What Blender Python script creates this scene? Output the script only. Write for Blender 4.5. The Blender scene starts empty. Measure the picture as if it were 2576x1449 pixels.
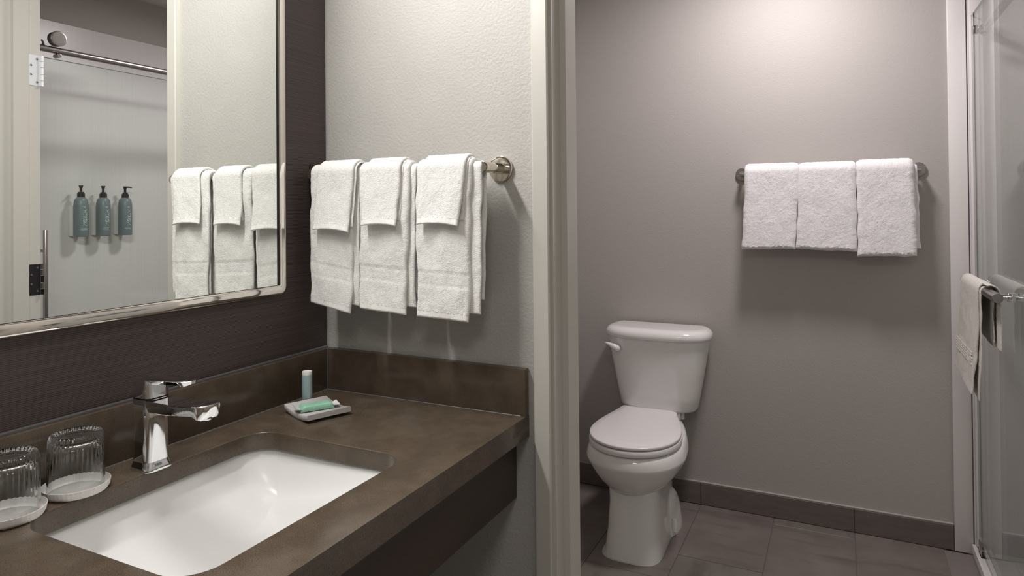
import bpy, bmesh, math, random
from mathutils import Vector, Matrix, noise
PI = math.pi
sc = bpy.context.scene
COL = sc.collection

# ------------------------------------------------------------------ camera
cd = bpy.data.cameras.new('camera'); cam = bpy.data.objects.new('camera', cd); COL.objects.link(cam)
YAW, PIT, ROL = .4564495, .01022697, -.00884926
F = Vector((-math.sin(YAW)*math.cos(PIT), math.cos(YAW)*math.cos(PIT), math.sin(PIT)))
R = Vector((math.cos(YAW), math.sin(YAW), 0)); U = R.cross(F)
c, s = math.cos(ROL), math.sin(ROL)
R, U = R*c+U*s, U*c-R*s
m = Matrix((R, U, -F)).transposed().to_4x4(); m.translation = Vector((1.18177, -1.32811, 1.30712))
cam.matrix_world = m
cd.sensor_width = 36; cd.sensor_fit = 'HORIZONTAL'; cd.lens = 1685.11/2576*36
cd.shift_y = -(724.5-508.97)/2576; cd.clip_start = .05
sc.camera = cam

# ------------------------------------------------------------------ light
w = bpy.data.worlds.new('world'); sc.world = w; w.use_nodes = True
w.node_tree.nodes['Background'].inputs[0].default_value = (.5, .5, .5, 1)
w.node_tree.nodes['Background'].inputs[1].default_value = .02
vs = sc.view_settings
vs.view_transform = 'Standard'; vs.look = 'None'; vs.gamma = 1; vs.use_curve_mapping = False
vs.exposure = 0.0

def area(name, loc, target, sx, sy, power, color, shape='RECTANGLE', spread=PI):
    l = bpy.data.lights.new(name, 'AREA'); l.shape = shape; l.size = sx; l.size_y = sy
    l.energy = power; l.color = color; l.spread = spread
    o = bpy.data.objects.new(name, l); COL.objects.link(o); o.location = loc
    d = Vector(target)-Vector(loc); o.rotation_euler = d.to_track_quat('-Z', 'Y').to_euler()
    return o
area('vanity_bar_light', (.09, -.68, 2.20), (1.02, -.68, 1.74), .60, .09, 23, (1, .975, .945))
area('entry_fill_light', (1.25, -1.75, 2.42), (1.25, -1.75, 0), .5, .5, 11, (1, .955, .90))  # added soft fill from above the camera, no known fixture there
area('bath_downlight', (1.0, 1.12, 2.425), (.92, 1.16, 0), .25, .25, 18.5, (1, .937, .95), 'DISK')

# ------------------------------------------------------------------ materials
MATS = {}
def lin(h):
    h = h.lstrip('#'); v = [int(h[i:i+2], 16)/255 for i in (0, 2, 4)]
    return tuple(x/12.92 if x <= .04045 else ((x+.055)/1.055)**2.4 for x in v)+(1,)
def mat(name, color, rough=.5, metal=0, bump=None, var=None, **kw):
    """bump=(scale, strength, distance, mapping scale); var=(color2, scale, mapping scale, lo, hi)"""
    mt = bpy.data.materials.new(name); mt.use_nodes = True; nt = mt.node_tree
    b = nt.nodes['Principled BSDF']
    col = color if len(color) == 4 else (*color, 1)
    b.inputs['Base Color'].default_value = col
    b.inputs['Roughness'].default_value = rough; b.inputs['Metallic'].default_value = metal
    for k, v in kw.items(): b.inputs[k.replace('_', ' ')].default_value = v
    tc = nt.nodes.new('ShaderNodeTexCoord')
    def tex(scale, mp, detail=3, kind='NOISE'):
        mpn = nt.nodes.new('ShaderNodeMapping'); mpn.inputs['Scale'].default_value = mp
        nt.links.new(tc.outputs['Object'], mpn.inputs[0])
        t = nt.nodes.new('ShaderNodeTexNoise' if kind == 'NOISE' else 'ShaderNodeTexVoronoi')
        t.inputs['Scale'].default_value = scale
        if kind == 'NOISE': t.inputs['Detail'].default_value = detail
        nt.links.new(mpn.outputs[0], t.inputs['Vector']); return t
    if var:
        vs_ = var if isinstance(var, list) else [var]
        cur = None
        for (c2, scl, mp, lo, hi) in vs_:
            t = tex(scl, mp)
            r = nt.nodes.new('ShaderNodeMapRange'); r.inputs[1].default_value = lo; r.inputs[2].default_value = hi
            nt.links.new(t.outputs[0], r.inputs[0])
            mx = nt.nodes.new('ShaderNodeMix'); mx.data_type = 'RGBA'
            nt.links.new(r.outputs[0], mx.inputs[0])
            if cur: nt.links.new(cur, mx.inputs[6])
            else: mx.inputs[6].default_value = col
            mx.inputs[7].default_value = c2 if len(c2) == 4 else (*c2, 1)
            cur = mx.outputs[2]
        nt.links.new(cur, b.inputs['Base Color'])
    if bump:
        prev = None
        for (scl, st, dist, mp) in (bump if isinstance(bump, list) else [bump]):
            t = tex(scl, mp)
            bn = nt.nodes.new('ShaderNodeBump'); bn.inputs['Strength'].default_value = st; bn.inputs['Distance'].default_value = dist
            nt.links.new(t.outputs[0], bn.inputs['Height'])
            if prev: nt.links.new(prev, bn.inputs['Normal'])
            prev = bn.outputs[0]
        nt.links.new(prev, b.inputs['Normal'])
    MATS[name] = mt
    return mt
I = (1, 1, 1)
m_paint = mat('light_wall_paint', (.46, .447, .42), .6, bump=[(150, .34, .004, I), (380, .25, .0015, I)], var=((.435, .422, .397), 7, I, .35, .7))
m_taupe = mat('taupe_wall_paint', (.425, .396, .372), .6, bump=[(150, .16, .004, I), (420, .12, .0015, I)])
m_paper = mat('ribbed_wallpaper', (.088, .065, .062), .6, bump=[(900, .25, .0008, I)], var=[((.046, .033, .031), 1, (2.5, 2.5, 360), .40, .60), ((.036, .026, .025), 700, I, .5, .75)])
def add_ribs(mt):
    nt = mt.node_tree; b = nt.nodes['Principled BSDF']
    tc = nt.nodes.new('ShaderNodeTexCoord'); mp = nt.nodes.new('ShaderNodeMapping'); mp.inputs['Scale'].default_value = (.35, .35, 1)
    nt.links.new(tc.outputs['Object'], mp.inputs[0])
    wv = nt.nodes.new('ShaderNodeTexWave'); wv.bands_direction = 'Z'; wv.inputs['Scale'].default_value = 2*PI/(20*.0030)
    wv.inputs['Distortion'].default_value = 1.0; wv.inputs['Detail'].default_value = 2; wv.inputs['Detail Scale'].default_value = .55
    nt.links.new(mp.outputs[0], wv.inputs['Vector'])
    old = b.inputs['Base Color'].links[0].from_socket
    r = nt.nodes.new('ShaderNodeMapRange'); r.inputs[1].default_value = .35; r.inputs[2].default_value = .95
    nt.links.new(wv.outputs['Fac'], r.inputs[0])
    mx = nt.nodes.new('ShaderNodeMix'); mx.data_type = 'RGBA'; mx.inputs[7].default_value = (.118, .092, .088, 1)
    nt.links.new(r.outputs[0], mx.inputs[0]); nt.links.new(old, mx.inputs[6]); nt.links.new(mx.outputs[2], b.inputs['Base Color'])
    bn = nt.nodes.new('ShaderNodeBump'); bn.inputs['Strength'].default_value = .35; bn.inputs['Distance'].default_value = .0008
    nt.links.new(wv.outputs['Fac'], bn.inputs['Height']); nt.links.new(b.inputs['Normal'].links[0].from_socket, bn.inputs['Normal'])
    nt.links.new(bn.outputs[0], b.inputs['Normal'])
add_ribs(m_paper)
m_trim = mat('trim_paint', (.54, .52, .475), .38, bump=(30, .05, .002, I))
m_ceil = mat('ceiling_paint', (.62, .59, .57), .8, bump=(220, .5, .004, I))
m_panel = mat('shower_panel', (.71, .675, .68), .28, bump=(1, .08, .0006, (520, 520, 2)), var=((.655, .63, .63), 1, (430, 430, 1.2), .45, .80))
m_quartz = mat('brown_quartz', (.088, .066, .047), .2, var=[((.125, .097, .071), 22, I, .35, .75), ((.048, .034, .022), 650, I, .50, .72), ((.24, .195, .15), 700, I, .66, .78)], bump=(300, .03, .001, I))
m_brown = mat('dark_laminate', (.044, .027, .018), .36)
m_caulk = mat('grey_caulk', (.16, .165, .17), .35)
m_china = mat('white_china', (.80, .785, .765), .1, Coat_Weight=.4, Coat_Roughness=.05)
m_basin = mat('white_basin_china', (.82, .82, .81), .28)
m_seat = mat('white_seat_plastic', (.80, .775, .775), .22)
m_chrome = mat('chrome', (.86, .86, .87), .035, 1)
m_frame = mat('polished_nickel', (.80, .755, .70), .06, 1)
m_nickel = mat('nickel', (.78, .72, .64), .09, 1)
m_steel = mat('brushed_steel', (.42, .395, .38), .26, 1)
m_darkm = mat('dark_metal', (.03, .028, .027), .4, .8)
m_hinge = mat('hinge_steel_lit', (.80, .82, .85), .42, .35)  # bright reflection put into a pale, less metallic base colour
m_screw = mat('screw_steel', (.35, .35, .36), .3, 1)
m_mirror = mat('mirror_silver', (.93, .95, .925), .0, 1)
m_black = mat('black_plastic', (.006, .006, .006), .3)
m_plate = mat('charcoal_plate', (.014, .014, .016), .35)
m_terry = mat('white_terry', (.93, .92, .895), .95, bump=[(430, .6, .0025, I), (1100, .6, .0015, I)], Sheen_Weight=.3, Sheen_Roughness=.6, var=((.86, .85, .82), 300, I, .40, .70))
m_hem = mat('white_woven_hem', (.93, .92, .895), .85, bump=[(1, .8, .002, (330, 330, 12)), (700, .3, .001, I)])
m_bath = mat('thick_terry', (.93, .905, .905), .95, bump=[(330, .6, .003, I), (800, .7, .002, I)], Sheen_Weight=.3, Sheen_Roughness=.6, var=((.85, .825, .825), 260, I, .40, .70))
m_wash = mat('cream_terry', (.84, .80, .74), .95, bump=[(420, 1, .004, I), (900, .8, .002, I)], var=((.76, .72, .66), 300, I, .4, .68))
m_tile = mat('stone_floor_tile', (.165, .138, .126), .42, bump=[(60, .1, .003, I), (400, .12, .001, I)],
             var=[((.21, .18, .165), 5, I, .4, .7), ((.10, .08, .072), 3, (1, 4, 1), .55, .75), ((.19, .165, .15), 600, I, .5, .8)])
m_tile2 = mat('stone_floor_tile_olive', (.160, .141, .122), .42, bump=[(60, .1, .003, I), (400, .12, .001, I)],
             var=[((.20, .18, .155), 5, I, .4, .7), ((.10, .083, .072), 3, (4, 1, 1), .55, .75), ((.19, .17, .15), 600, I, .5, .8)])
m_base = mat('stone_base_tile', (.155, .129, .115), .45, bump=(400, .12, .001, I), var=[((.125, .104, .092), 12, (1, 1, 5), .4, .7), ((.185, .158, .142), 700, I, .5, .8)])
m_grout = mat('grout', (.20, .175, .16), .8)
m_teal = mat('teal_bottle', (.165, .212, .224), .38)
m_print = mat('pale_print', (.66, .72, .73), .5)
m_tube = mat('pale_teal_tube', (.30, .42, .42), .35)
m_white = mat('white_plastic', (.80, .79, .77), .35)
m_dish = mat('frosted_acrylic', (.62, .59, .59), .4, Transmission_Weight=.12, IOR=1.45)
m_soap = mat('green_soap_wrap', (.33, .62, .46), .28, bump=(60, .25, .004, I), var=((.26, .52, .38), 30, I, .4, .7))
m_film = mat('clear_film', (.62, .72, .66), .25)
m_paperc = mat('paper_lid', (.80, .765, .75), .75, var=((.70, .665, .655), 1, (60, 60, 2), .5, .75))
m_track = mat('white_track', (.74, .71, .69), .3)
def glass_mat(name, tint, rough=0):
    mt = bpy.data.materials.new(name); mt.use_nodes = True; nt = mt.node_tree
    nt.nodes.remove(nt.nodes['Principled BSDF'])
    out = nt.nodes['Material Output']
    g = nt.nodes.new('ShaderNodeNewGeometry')
    d = nt.nodes.new('ShaderNodeVectorMath'); d.operation = 'DOT_PRODUCT'
    nt.links.new(g.outputs['Normal'], d.inputs[0]); nt.links.new(g.outputs['Incoming'], d.inputs[1])
    def mth(op, a, bv=None):
        n = nt.nodes.new('ShaderNodeMath'); n.operation = op
        if isinstance(a, (int, float)): n.inputs[0].default_value = a
        else: nt.links.new(a, n.inputs[0])
        if bv is not None:
            if isinstance(bv, (int, float)): n.inputs[1].default_value = bv
            else: nt.links.new(bv, n.inputs[1])
        return n.outputs[0]
    cosv = mth('ABSOLUTE', d.outputs['Value'])
    f = mth('ADD', mth('MULTIPLY', mth('POWER', mth('SUBTRACT', 1.0, cosv), 5.0), .96), .04)
    tr = nt.nodes.new('ShaderNodeBsdfTransparent'); tr.inputs[0].default_value = tint
    gl = nt.nodes.new('ShaderNodeBsdfGlossy'); gl.inputs['Roughness'].default_value = rough
    mx = nt.nodes.new('ShaderNodeMixShader')
    nt.links.new(f, mx.inputs[0]); nt.links.new(tr.outputs[0], mx.inputs[1]); nt.links.new(gl.outputs[0], mx.inputs[2])
    nt.links.new(mx.outputs[0], out.inputs[0]); return mt
m_pane = glass_mat('shower_glass', (.965, .985, .972, 1))
m_edge = mat('glass_edge', (.03, .05, .05), .1)
m_tumbler = mat('clear_glass', (.985, 1, .99), 0.0, Transmission_Weight=1, IOR=1.47)

# ------------------------------------------------------------------ mesh helpers
ORG = {}
def finish(bm, name, mt, smooth=True, angle=40):
    bmesh.ops.recalc_face_normals(bm, faces=bm.faces)
    me = bpy.data.meshes.new(name); bm.to_mesh(me); bm.free()
    me.materials.append(mt)
    if smooth:
        for p in me.polygons: p.use_smooth = True
        try: me.set_sharp_from_angle(angle=math.radians(angle))
        except Exception: pass
    return me
def obj(name, bm, mt, parent=None, smooth=True, angle=40):
    org = ORG[parent.name] if parent else Vector((0, 0, 0))
    if org.length: bmesh.ops.translate(bm, verts=bm.verts, vec=-org)
    o = bpy.data.objects.new(name, finish(bm, name, mt, smooth, angle)); COL.objects.link(o)
    if parent: o.parent = parent
    ORG[o.name] = org
    return o
def thing(name, label, cat, loc, group=None):
    o = bpy.data.objects.new(name, None); COL.objects.link(o); o.location = loc
    o.empty_display_size = .05
    o['label'] = label; o['category'] = cat
    if group: o['group'] = group
    ORG[o.name] = Vector(loc); return o
def single(name, bm, mt, label, cat, loc, group=None, **k):
    loc = Vector(loc); bmesh.ops.translate(bm, verts=bm.verts, vec=-loc)
    o = bpy.data.objects.new(name, finish(bm, name, mt, **k)); COL.objects.link(o); o.location = loc
    o['label'] = label; o['category'] = cat
    if group: o['group'] = group
    ORG[o.name] = loc; return o
def struct(name, bm, mt, label=None, **k):
    o = obj(name, bm, mt, None, **k); o['kind'] = 'structure'
    if label: o['label'] = label
    return o
def box(bm, x0, x1, y0, y1, z0, z1, bev=0, seg=2):
    r = bmesh.ops.create_cube(bm, size=1)
    vs_ = r['verts']
    for v in vs_:
        v.co = Vector(((x0+x1)/2+v.co.x*(x1-x0), (y0+y1)/2+v.co.y*(y1-y0), (z0+z1)/2+v.co.z*(z1-z0)))
    if bev:
        es = list({e for v in vs_ for e in v.link_edges})
        bmesh.ops.bevel(bm, geom=es, offset=bev, segments=seg, affect='EDGES', profile=.5)
    return bm
def B(*a, **k): return box(bmesh.new(), *a, **k)
def loft(bm, rings, cap=True, closed=True):
    vr = [[bm.verts.new(p) for p in r] for r in rings]
    n = len(vr[0])
    for a, b in zip(vr, vr[1:]):
        for i in range(n if closed else n-1):
            j = (i+1) % n
            bm.faces.new((a[i], a[j], b[j], b[i]))
    if cap:
        for r in (vr[0], vr[-1]):
            try: bm.faces.new(r)
            except ValueError: pass
    return bm
def ring(cx, cy, z, r, n=32, fl=0, k=0):
    return [Vector((cx+(r+fl*math.cos(k*2*PI*i/n))*math.cos(2*PI*i/n), cy+(r+fl*math.cos(k*2*PI*i/n))*math.sin(2*PI*i/n), z)) for i in range(n)]
def lathe(bm, cx, cy, prof, n=32, cap=True): return loft(bm, [ring(cx, cy, z, max(r, 1e-4), n) for r, z in prof], cap)
def rrect(hx, hy, r, n=6, p=1.0):
    pts = []
    for q, (sx, sy) in enumerate(((1, 1), (-1, 1), (-1, -1), (1, -1))):
        for i in range(n+1):
            a = q*PI/2+i*PI/2/n
            pts.append((sx*(hx-r)+r*math.cos(a), sy*(hy-r)+r*math.sin(a)))
    return pts
def cyl(bm, a, b, r, n=24, r2=None, bev=0):
    a, b = Vector(a), Vector(b); d = (b-a).normalized()
    u = d.orthogonal().normalized(); v = d.cross(u); r2 = r if r2 is None else r2
    def rg(p, rr): return [p+(u*math.cos(2*PI*i/n)+v*math.sin(2*PI*i/n))*rr for i in range(n)]
    if bev: rings = [rg(a, (r-bev)*.9), rg(a, r-bev), rg(a+d*bev*.3, r-bev*.3), rg(a+d*bev, r), rg(b-d*bev, r2), rg(b-d*bev*.3, r2-bev*.3), rg(b, r2-bev), rg(b, (r2-bev)*.9)]
    else: rings = [rg(a, r), rg(b, r2)]
    return loft(bm, rings)
def Cy(*a, **k): return cyl(bmesh.new(), *a, **k)
def tube(bm, pts, r, n=10):
    pts = [Vector(p) for p in pts]; rings = []
    for i, p in enumerate(pts):
        d = (pts[min(i+1, len(pts)-1)]-pts[max(i-1, 0)]).normalized()
        u = d.cross(Vector((.3, .2, .93))).normalized(); v = d.cross(u)
        rr = r[i] if isinstance(r, (list, tuple)) else r
        rings.append([p+(u*math.cos(2*PI*k/n)+v*math.sin(2*PI*k/n))*rr for k in range(n)])
    return loft(bm, rings)
def prism(bm, poly, z0, z1):
    return loft(bm, [[Vector((x, y, z0)) for x, y in poly], [Vector((x, y, z1)) for x, y in poly]])
def slab_hole(bm, outer, inner, z0, z1):
    """flat slab with a hole: outer and inner point lists of equal kind, bridged"""
    n = len(inner)
    # resample outer as radial projection of the inner points on the outer rectangle
    (x0, x1, y0, y1) = outer
    cx = sum(p[0] for p in inner)/n; cy = sum(p[1] for p in inner)/n
    out = []
    for x, y in inner:
        dx, dy = x-cx, y-cy
        t = min([(x1-cx)/dx if dx > 1e-9 else 1e9, (x0-cx)/dx if dx < -1e-9 else 1e9, (y1-cy)/dy if dy > 1e-9 else 1e9, (y0-cy)/dy if dy < -1e-9 else 1e9])
        out.append([cx+dx*t, cy+dy*t])
    for (X, Y) in ((x0, y0), (x0, y1), (x1, y0), (x1, y1)):      # snap nearest to the corners
        k = min(range(n), key=lambda i: (out[i][0]-X)**2+(out[i][1]-Y)**2); out[k] = [X, Y]
    V = {}
    for key, pts in (('i', inner), ('o', out)):
        for z in (z0, z1): V[key, z] = [bm.verts.new((p[0], p[1], z)) for p in pts]
    for i in range(n):
        j = (i+1) % n
        bm.faces.new((V['i', z1][i], V['i', z1][j], V['o', z1][j], V['o', z1][i]))
        bm.faces.new((V['i', z0][i], V['o', z0][i], V['o', z0][j], V['i', z0][j]))
        bm.faces.new((V['i', z0][i], V['i', z0][j], V['i', z1][j], V['i', z1][i]))
        bm.faces.new((V['o', z0][i], V['o', z1][i], V['o', z1][j], V['o', z0][j]))
    return bm
def text_mesh(txt, size):
    cu = bpy.data.curves.new('t', 'FONT'); cu.body = txt; cu.size = size; cu.align_x = 'CENTER'; cu.align_y = 'CENTER'; cu.resolution_u = 3
    o = bpy.data.objects.new('t', cu); COL.objects.link(o)
    dg = bpy.context.evaluated_depsgraph_get(); dg.update()
    me = bpy.data.meshes.new_from_object(o.evaluated_get(dg))
    bm = bmesh.new(); bm.from_mesh(me)
    bpy.data.objects.remove(o); bpy.data.curves.remove(cu); bpy.data.meshes.remove(me)
    return bm

# ------------------------------------------------------------------ setting
TW = .125                     # partition thickness
YB = 1.702                    # bathroom rear wall
struct('wall_left', B(-.1, 0, -3.2, 0, 0, 2.44), m_paper, 'dark plum ribbed wallpaper wall behind the mirror', smooth=False)
struct('wall_bathroom_left', B(-.1, 0, TW, YB, 0, 2.44), m_taupe, smooth=False)
def pebbled(x0, x1, z0, z1):
    return B(x0, x1, 0, TW, z0, z1)
struct('wall_partition', pebbled(-.1, .60, 0, 2.44), m_paint, 'light textured wall holding the hand towel bar', smooth=False)
struct('wall_partition_right', B(1.565, 2.3, 0, TW, 0, 2.44), m_paint, smooth=False)
struct('wall_partition_header', B(.60, 1.565, 0, TW, 2.165, 2.44), m_paint, smooth=False)
wb = struct('wall_back', B(-.1, 2.3, YB, YB+.1, 0, 2.44), m_taupe, 'taupe painted wall behind the toilet', smooth=False)
struct('wall_right', B(2.2, 2.3, TW, YB, 0, 2.44), m_taupe, smooth=False)
struct('wall_entry_right', B(2.2, 2.3, -3.2, 0, 0, 2.44), m_paint, smooth=False)
struct('wall_entry_back', B(-.1, 2.3, -3.3, -3.2, 0, 2.44), m_paint, smooth=False)
struct('ceiling', B(-.1, 2.3, -3.3, YB+.1, 2.44, 2.5), m_ceil, smooth=False)
fl = struct('floor', B(-.1, 2.3, -3.3, YB+.1, -.06, -.004), m_grout, 'grey brown stone tile floor', smooth=False)

# floor tiles of the bathroom: 30 x 60 planks in running bond
gx = [.012+.301*i for i in range(-1, 6)]
k = 0
for i in range(len(gx)-1):
    x0, x1 = max(gx[i], .0), gx[i+1]
    if x1 <= .01: continue
    x1 = min(x1, 1.604)
    off = 1.222 if i % 2 == 1 else 1.632
    ys = [off-.6*j for j in range(-1, 5)]
    for j in range(len(ys)-1):
        y1, y0 = min(ys[j], YB-.01), max(ys[j+1], TW+.02)
        if y1-y0 < .02 or x1-x0 < .02: continue
        k += 1
        random.seed(k*7)
        dz = random.uniform(-.0006, .0006)
        obj('floor_tile', B(x0+.0012, x1-.0012, y0+.0012, y1-.0012, -.006, dz, bev=.0012, seg=1), m_tile if (i+j) % 2 else m_tile2, fl, smooth=False)
# vanity area floor tiles
for i in range(7):
    for j in range(5):
        x0 = .0+.31*i; y1 = .0-.61*j
        if x0 > 2.15: continue
        obj('floor_tile', B(x0+.0012, min(x0+.31, 2.2)-.0012, y1-.61+.0012, y1-.0012, -.006, 0, bev=.0012, seg=1), m_tile, fl, smooth=False)
obj('floor_tile', B(.655, 1.52, .004, TW+.016, -.006, 0, bev=.0012, seg=1), m_tile2, fl, smooth=False)

# tiled base along the rear wall
bb = struct('baseboard_back', B(.0, 1.552, YB-.002, YB, 0, .094), m_grout, smooth=False)
js = [.012, .612, 1.214, 1.551]
for a, b in zip(js, js[1:]):
    obj('base_tile', B(a+.0008, b-.0008, YB-.011, YB-.002, .001, .094, bev=.001, seg=1), m_base, bb, smooth=False)
obj('caulk_line', B(.0, 1.551, YB-.010, YB+.0005, .0945, .1005, bev=.002), m_taupe, bb)

# door frame
def frame_poly(X, sgn):
    p = [(-.045, 0), (-.045, -.013), (-.042, -.015), (-.010, -.015), (-.007, -.012), (-.007, -.003), (0, -.003), (0, .040), (.013, .042), (.013, .094), (0, .096), (0, TW+.014), (-.045, TW+.014), (-.045, TW), (-.03, TW), (-.03, 0)]
    return [(X+sgn*x, y) for x, y in p]
JX0, JX1 = .630, 1.535
struct('trim_1', prism(bmesh.new(), frame_poly(JX0, 1), 0, 2.134), m_trim, 'cream painted door frame beside the counter', smooth=False)
t2 = struct('trim_2', prism(bmesh.new(), frame_poly(JX1, -1), 0, 2.134), m_trim, 'cream painted door frame with bare hinges seen in the mirror', smooth=False)
bm = bmesh.new()
loft(bm, [[Vector((X, y, 2.134-x)) for x, y in [(-.045+.09*0, 0), (-.045, -.015), (0, -.015), (0, .040), (.013, .042), (.013, .094), (0, .096), (0, TW+.014), (-.045, TW+.014), (-.045, TW), (-.03, TW), (-.03, 0)]] for X in (JX0-.045, JX1+.045)])
struct('trim_3', bm, m_trim, smooth=False)
def hinge(z, dark):
    X = JX1
    h = obj('hinge_leaf', B(X-.0025, X+.0005, .0965, TW+.0145, z-.057, z+.057, bev=.001), m_plate if dark else m_hinge, t2, smooth=False)
    h['label'] = 'dark hinge leaf on the door frame' if dark else 'steel hinge leaf on the door frame, bright reflection put into its colour'
    for (y, dz) in ((.127, .043), (.107, .018), (.107, -.016), (.127, -.043)):
        obj('screw', Cy((X-.0042, y, z+dz), (X-.002, y, z+dz), .0042, 12, bev=.001), m_screw, h)
    for a, b in ((-.057, -.037), (-.035, -.014), (-.012, .012), (.014, .035), (.037, .057)):
        obj('knuckle', Cy((X+.004-.010, TW+.0185, z+a), (X+.004-.010, TW+.0185, z+b), .0055, 12), m_hinge if not dark else (m_darkm if a in (-.057, -.012) else m_steel), h)
hinge(1.838, False); hinge(1.062, True); hinge(.30, True)

# shower surround panels
pb = struct('wall_shower_back', B(1.616, 2.2, YB-.012, YB, 0, 2.215, bev=.001, seg=1), m_panel, smooth=False)
struct('trim_4', B(1.552, 1.612, YB-.0125, YB, 0, 2.215, bev=.003), m_track, 'white trim strip at the edge of the shower', smooth=True)
struct('wall_shower_side', B(2.19, 2.2, TW+.012, YB-.012, 0, 2.215, bev=.001, seg=1), m_panel, 'white lined shower wall panel with the soap bottles', smooth=False)
struct('wall_shower_front', B(1.60, 2.2, TW, TW+.012, 0, 2.215, bev=.001, seg=1), m_panel, smooth=False)
struct('floor_shower_pan', B(1.66, 2.19, TW+.012, YB-.012, -.004, .02, bev=.004), m_track)

# ------------------------------------------------------------------ vanity counter
CZ = .86
ctr = thing('vanity_counter', 'brown speckled stone vanity counter with raised backsplash and dark apron', 'counter', (.28, -.8, .66))
hole = [(.2885+x, -.5475+y) for x, y in rrect(.1815, .2275, .052, 8)]
bm = slab_hole(bmesh.new(), (0.0005, .567, -1.75, -.0005), hole, CZ-.034, CZ)
bmesh.ops.bevel(bm, geom=[e for e in bm.edges if all(v.co.x > .566 and v.co.z > CZ-.001 for v in e.verts) or all(v.co.z > CZ-.001 and .10 < v.co.x < .48 and -.78 < v.co.y < -.31 for v in e.verts)], offset=.0022, segments=3, affect='EDGES', profile=.5)
obj('worktop', bm, m_quartz, ctr, angle=50)
bm = B(.537, .567, -1.75, -.0005, CZ-.047, CZ-.034)
obj('front_edge', bm, m_quartz, ctr, smooth=False)
obj('backsplash', B(0.0005, .02, -1.75, -.0005, CZ, CZ+.1016, bev=.0015), m_quartz, ctr)
obj('side_splash', B(.0215, .567, -.02, -.0005, CZ, CZ+.1016, bev=.0015), m_quartz, ctr)
obj('apron', B(.518, .536, -1.75, -.0008, .675, CZ-.047, bev=.001), m_brown, ctr)
cm = bmesh.new()
tube(cm, [(.0037, -1.75, CZ+.1025), (.0037, -.004, CZ+.1025)], .0032, 8)
obj('caulk_line', cm, m_caulk, ctr)
obj('caulk_line', tube(bmesh.new(), [(.0212, -.0208, CZ), (.0212, -.0208, CZ+.1005)], .0012, 6), m_caulk, ctr)
obj('caulk_line', tube(bmesh.new(), [(.0205, -1.75, CZ+.0004), (.0205, -.0208, CZ+.0004)], .0010, 6), m_caulk, ctr)
obj('caulk_line', tube(bmesh.new(), [(.0205, -.0208, CZ+.0004), (.556, -.0208, CZ+.0004)], .0010, 6), m_caulk, ctr)

# ------------------------------------------------------------------ sink
def basin_z(x, y):
    # x towards the room, y along the wall, both in metres relative to the hole centre
    zb = .722+.055*max(0, (-.0-x)/.185)**1.8
    n = ((x+.2885)-.13)*.86+((y-.5475)+.325)*.51
    zr = .722+.33*n
    kk = 420
    return math.log(math.exp(kk*(zb-.7))+math.exp(kk*(zr-.7)))/kk+.7
bm = bmesh.new(); NR, NT = 46, 96
base = rrect(.1815+.008, .2275+.008, .060, NT//4-1)
NT = len(base)
ringsv = [[Vector((.2885+px*1.08, -.5475+py*1.08, CZ-.0345)) for px, py in base]]
for i in range(NR+1):
    t = i/NR; row = []
    f = 1-t                           # 1 at the rim, 0 at the centre
    for (px, py) in base:
        x, y = px*f, py*f
        e = min(1.0, t/.16)           # wall zone
        zt = basin_z(x, y); top = CZ-.0345
        wgt = 1-(1-e)**2.4
        z = top+(min(zt, top-.004)-top)*wgt
        row.append(Vector((.2885+x, -.5475+y, z)))
    ringsv.append(row)
loft(bm, ringsv[:-1], cap=False); NR += 1
ct = bm.verts.new(ringsv[-1][0]); bm.verts.ensure_lookup_table()
last = [v for v in bm.verts][(NR-1)*NT:NR*NT]
for i in range(NT): bm.faces.new((last[i], last[(i+1) % NT], ct))
sink = thing('undermount_sink', 'white rectangular undermount basin set into the brown counter', 'sink', (.2885, -.5475, .70))
so = obj('basin', bm, m_basin, sink, angle=80)
sol = so.modifiers.new('s', 'SOLIDIFY'); sol.thickness = .008; sol.offset = -1
dr = Cy((.20, -.60, .717), (.20, -.60, .7255), .022, 24, bev=.002)
obj('drain', dr, m_chrome, sink)

# ------------------------------------------------------------------ faucet
fx, fy = .0885, -.549
fau = thing('faucet', 'chrome single lever faucet on the counter behind the sink', 'faucet', (fx, fy, CZ))
def sq(z, h, r, n=9, sx=1, ox=0): return [Vector((fx+ox+x*sx, fy+y, z)) for x, y in rrect(h, h, r, n)]
bm = loft(bmesh.new(), [sq(CZ, .0268, .013), sq(CZ+.005, .0268, .013), sq(CZ+.010, .0248, .013), sq(CZ+.016, .0236, .013)])
obj('base_ring', bm, m_chrome, fau, angle=30)
bm = loft(bmesh.new(), [sq(CZ+.014, .0236, .013), sq(CZ+.03, .0231, .013), sq(CZ+.06, .0230, .013), sq(CZ+.09, .0231, .013), sq(CZ+.122, .0236, .013), sq(CZ+.1235, .0230, .0128)])
obj('body', bm, m_chrome, fau, angle=40)
bm = loft(bmesh.new(), [sq(CZ+.123, .0225, .010), sq(CZ+.126, .0225, .010)])
obj('joint', bm, m_darkm, fau)
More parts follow.
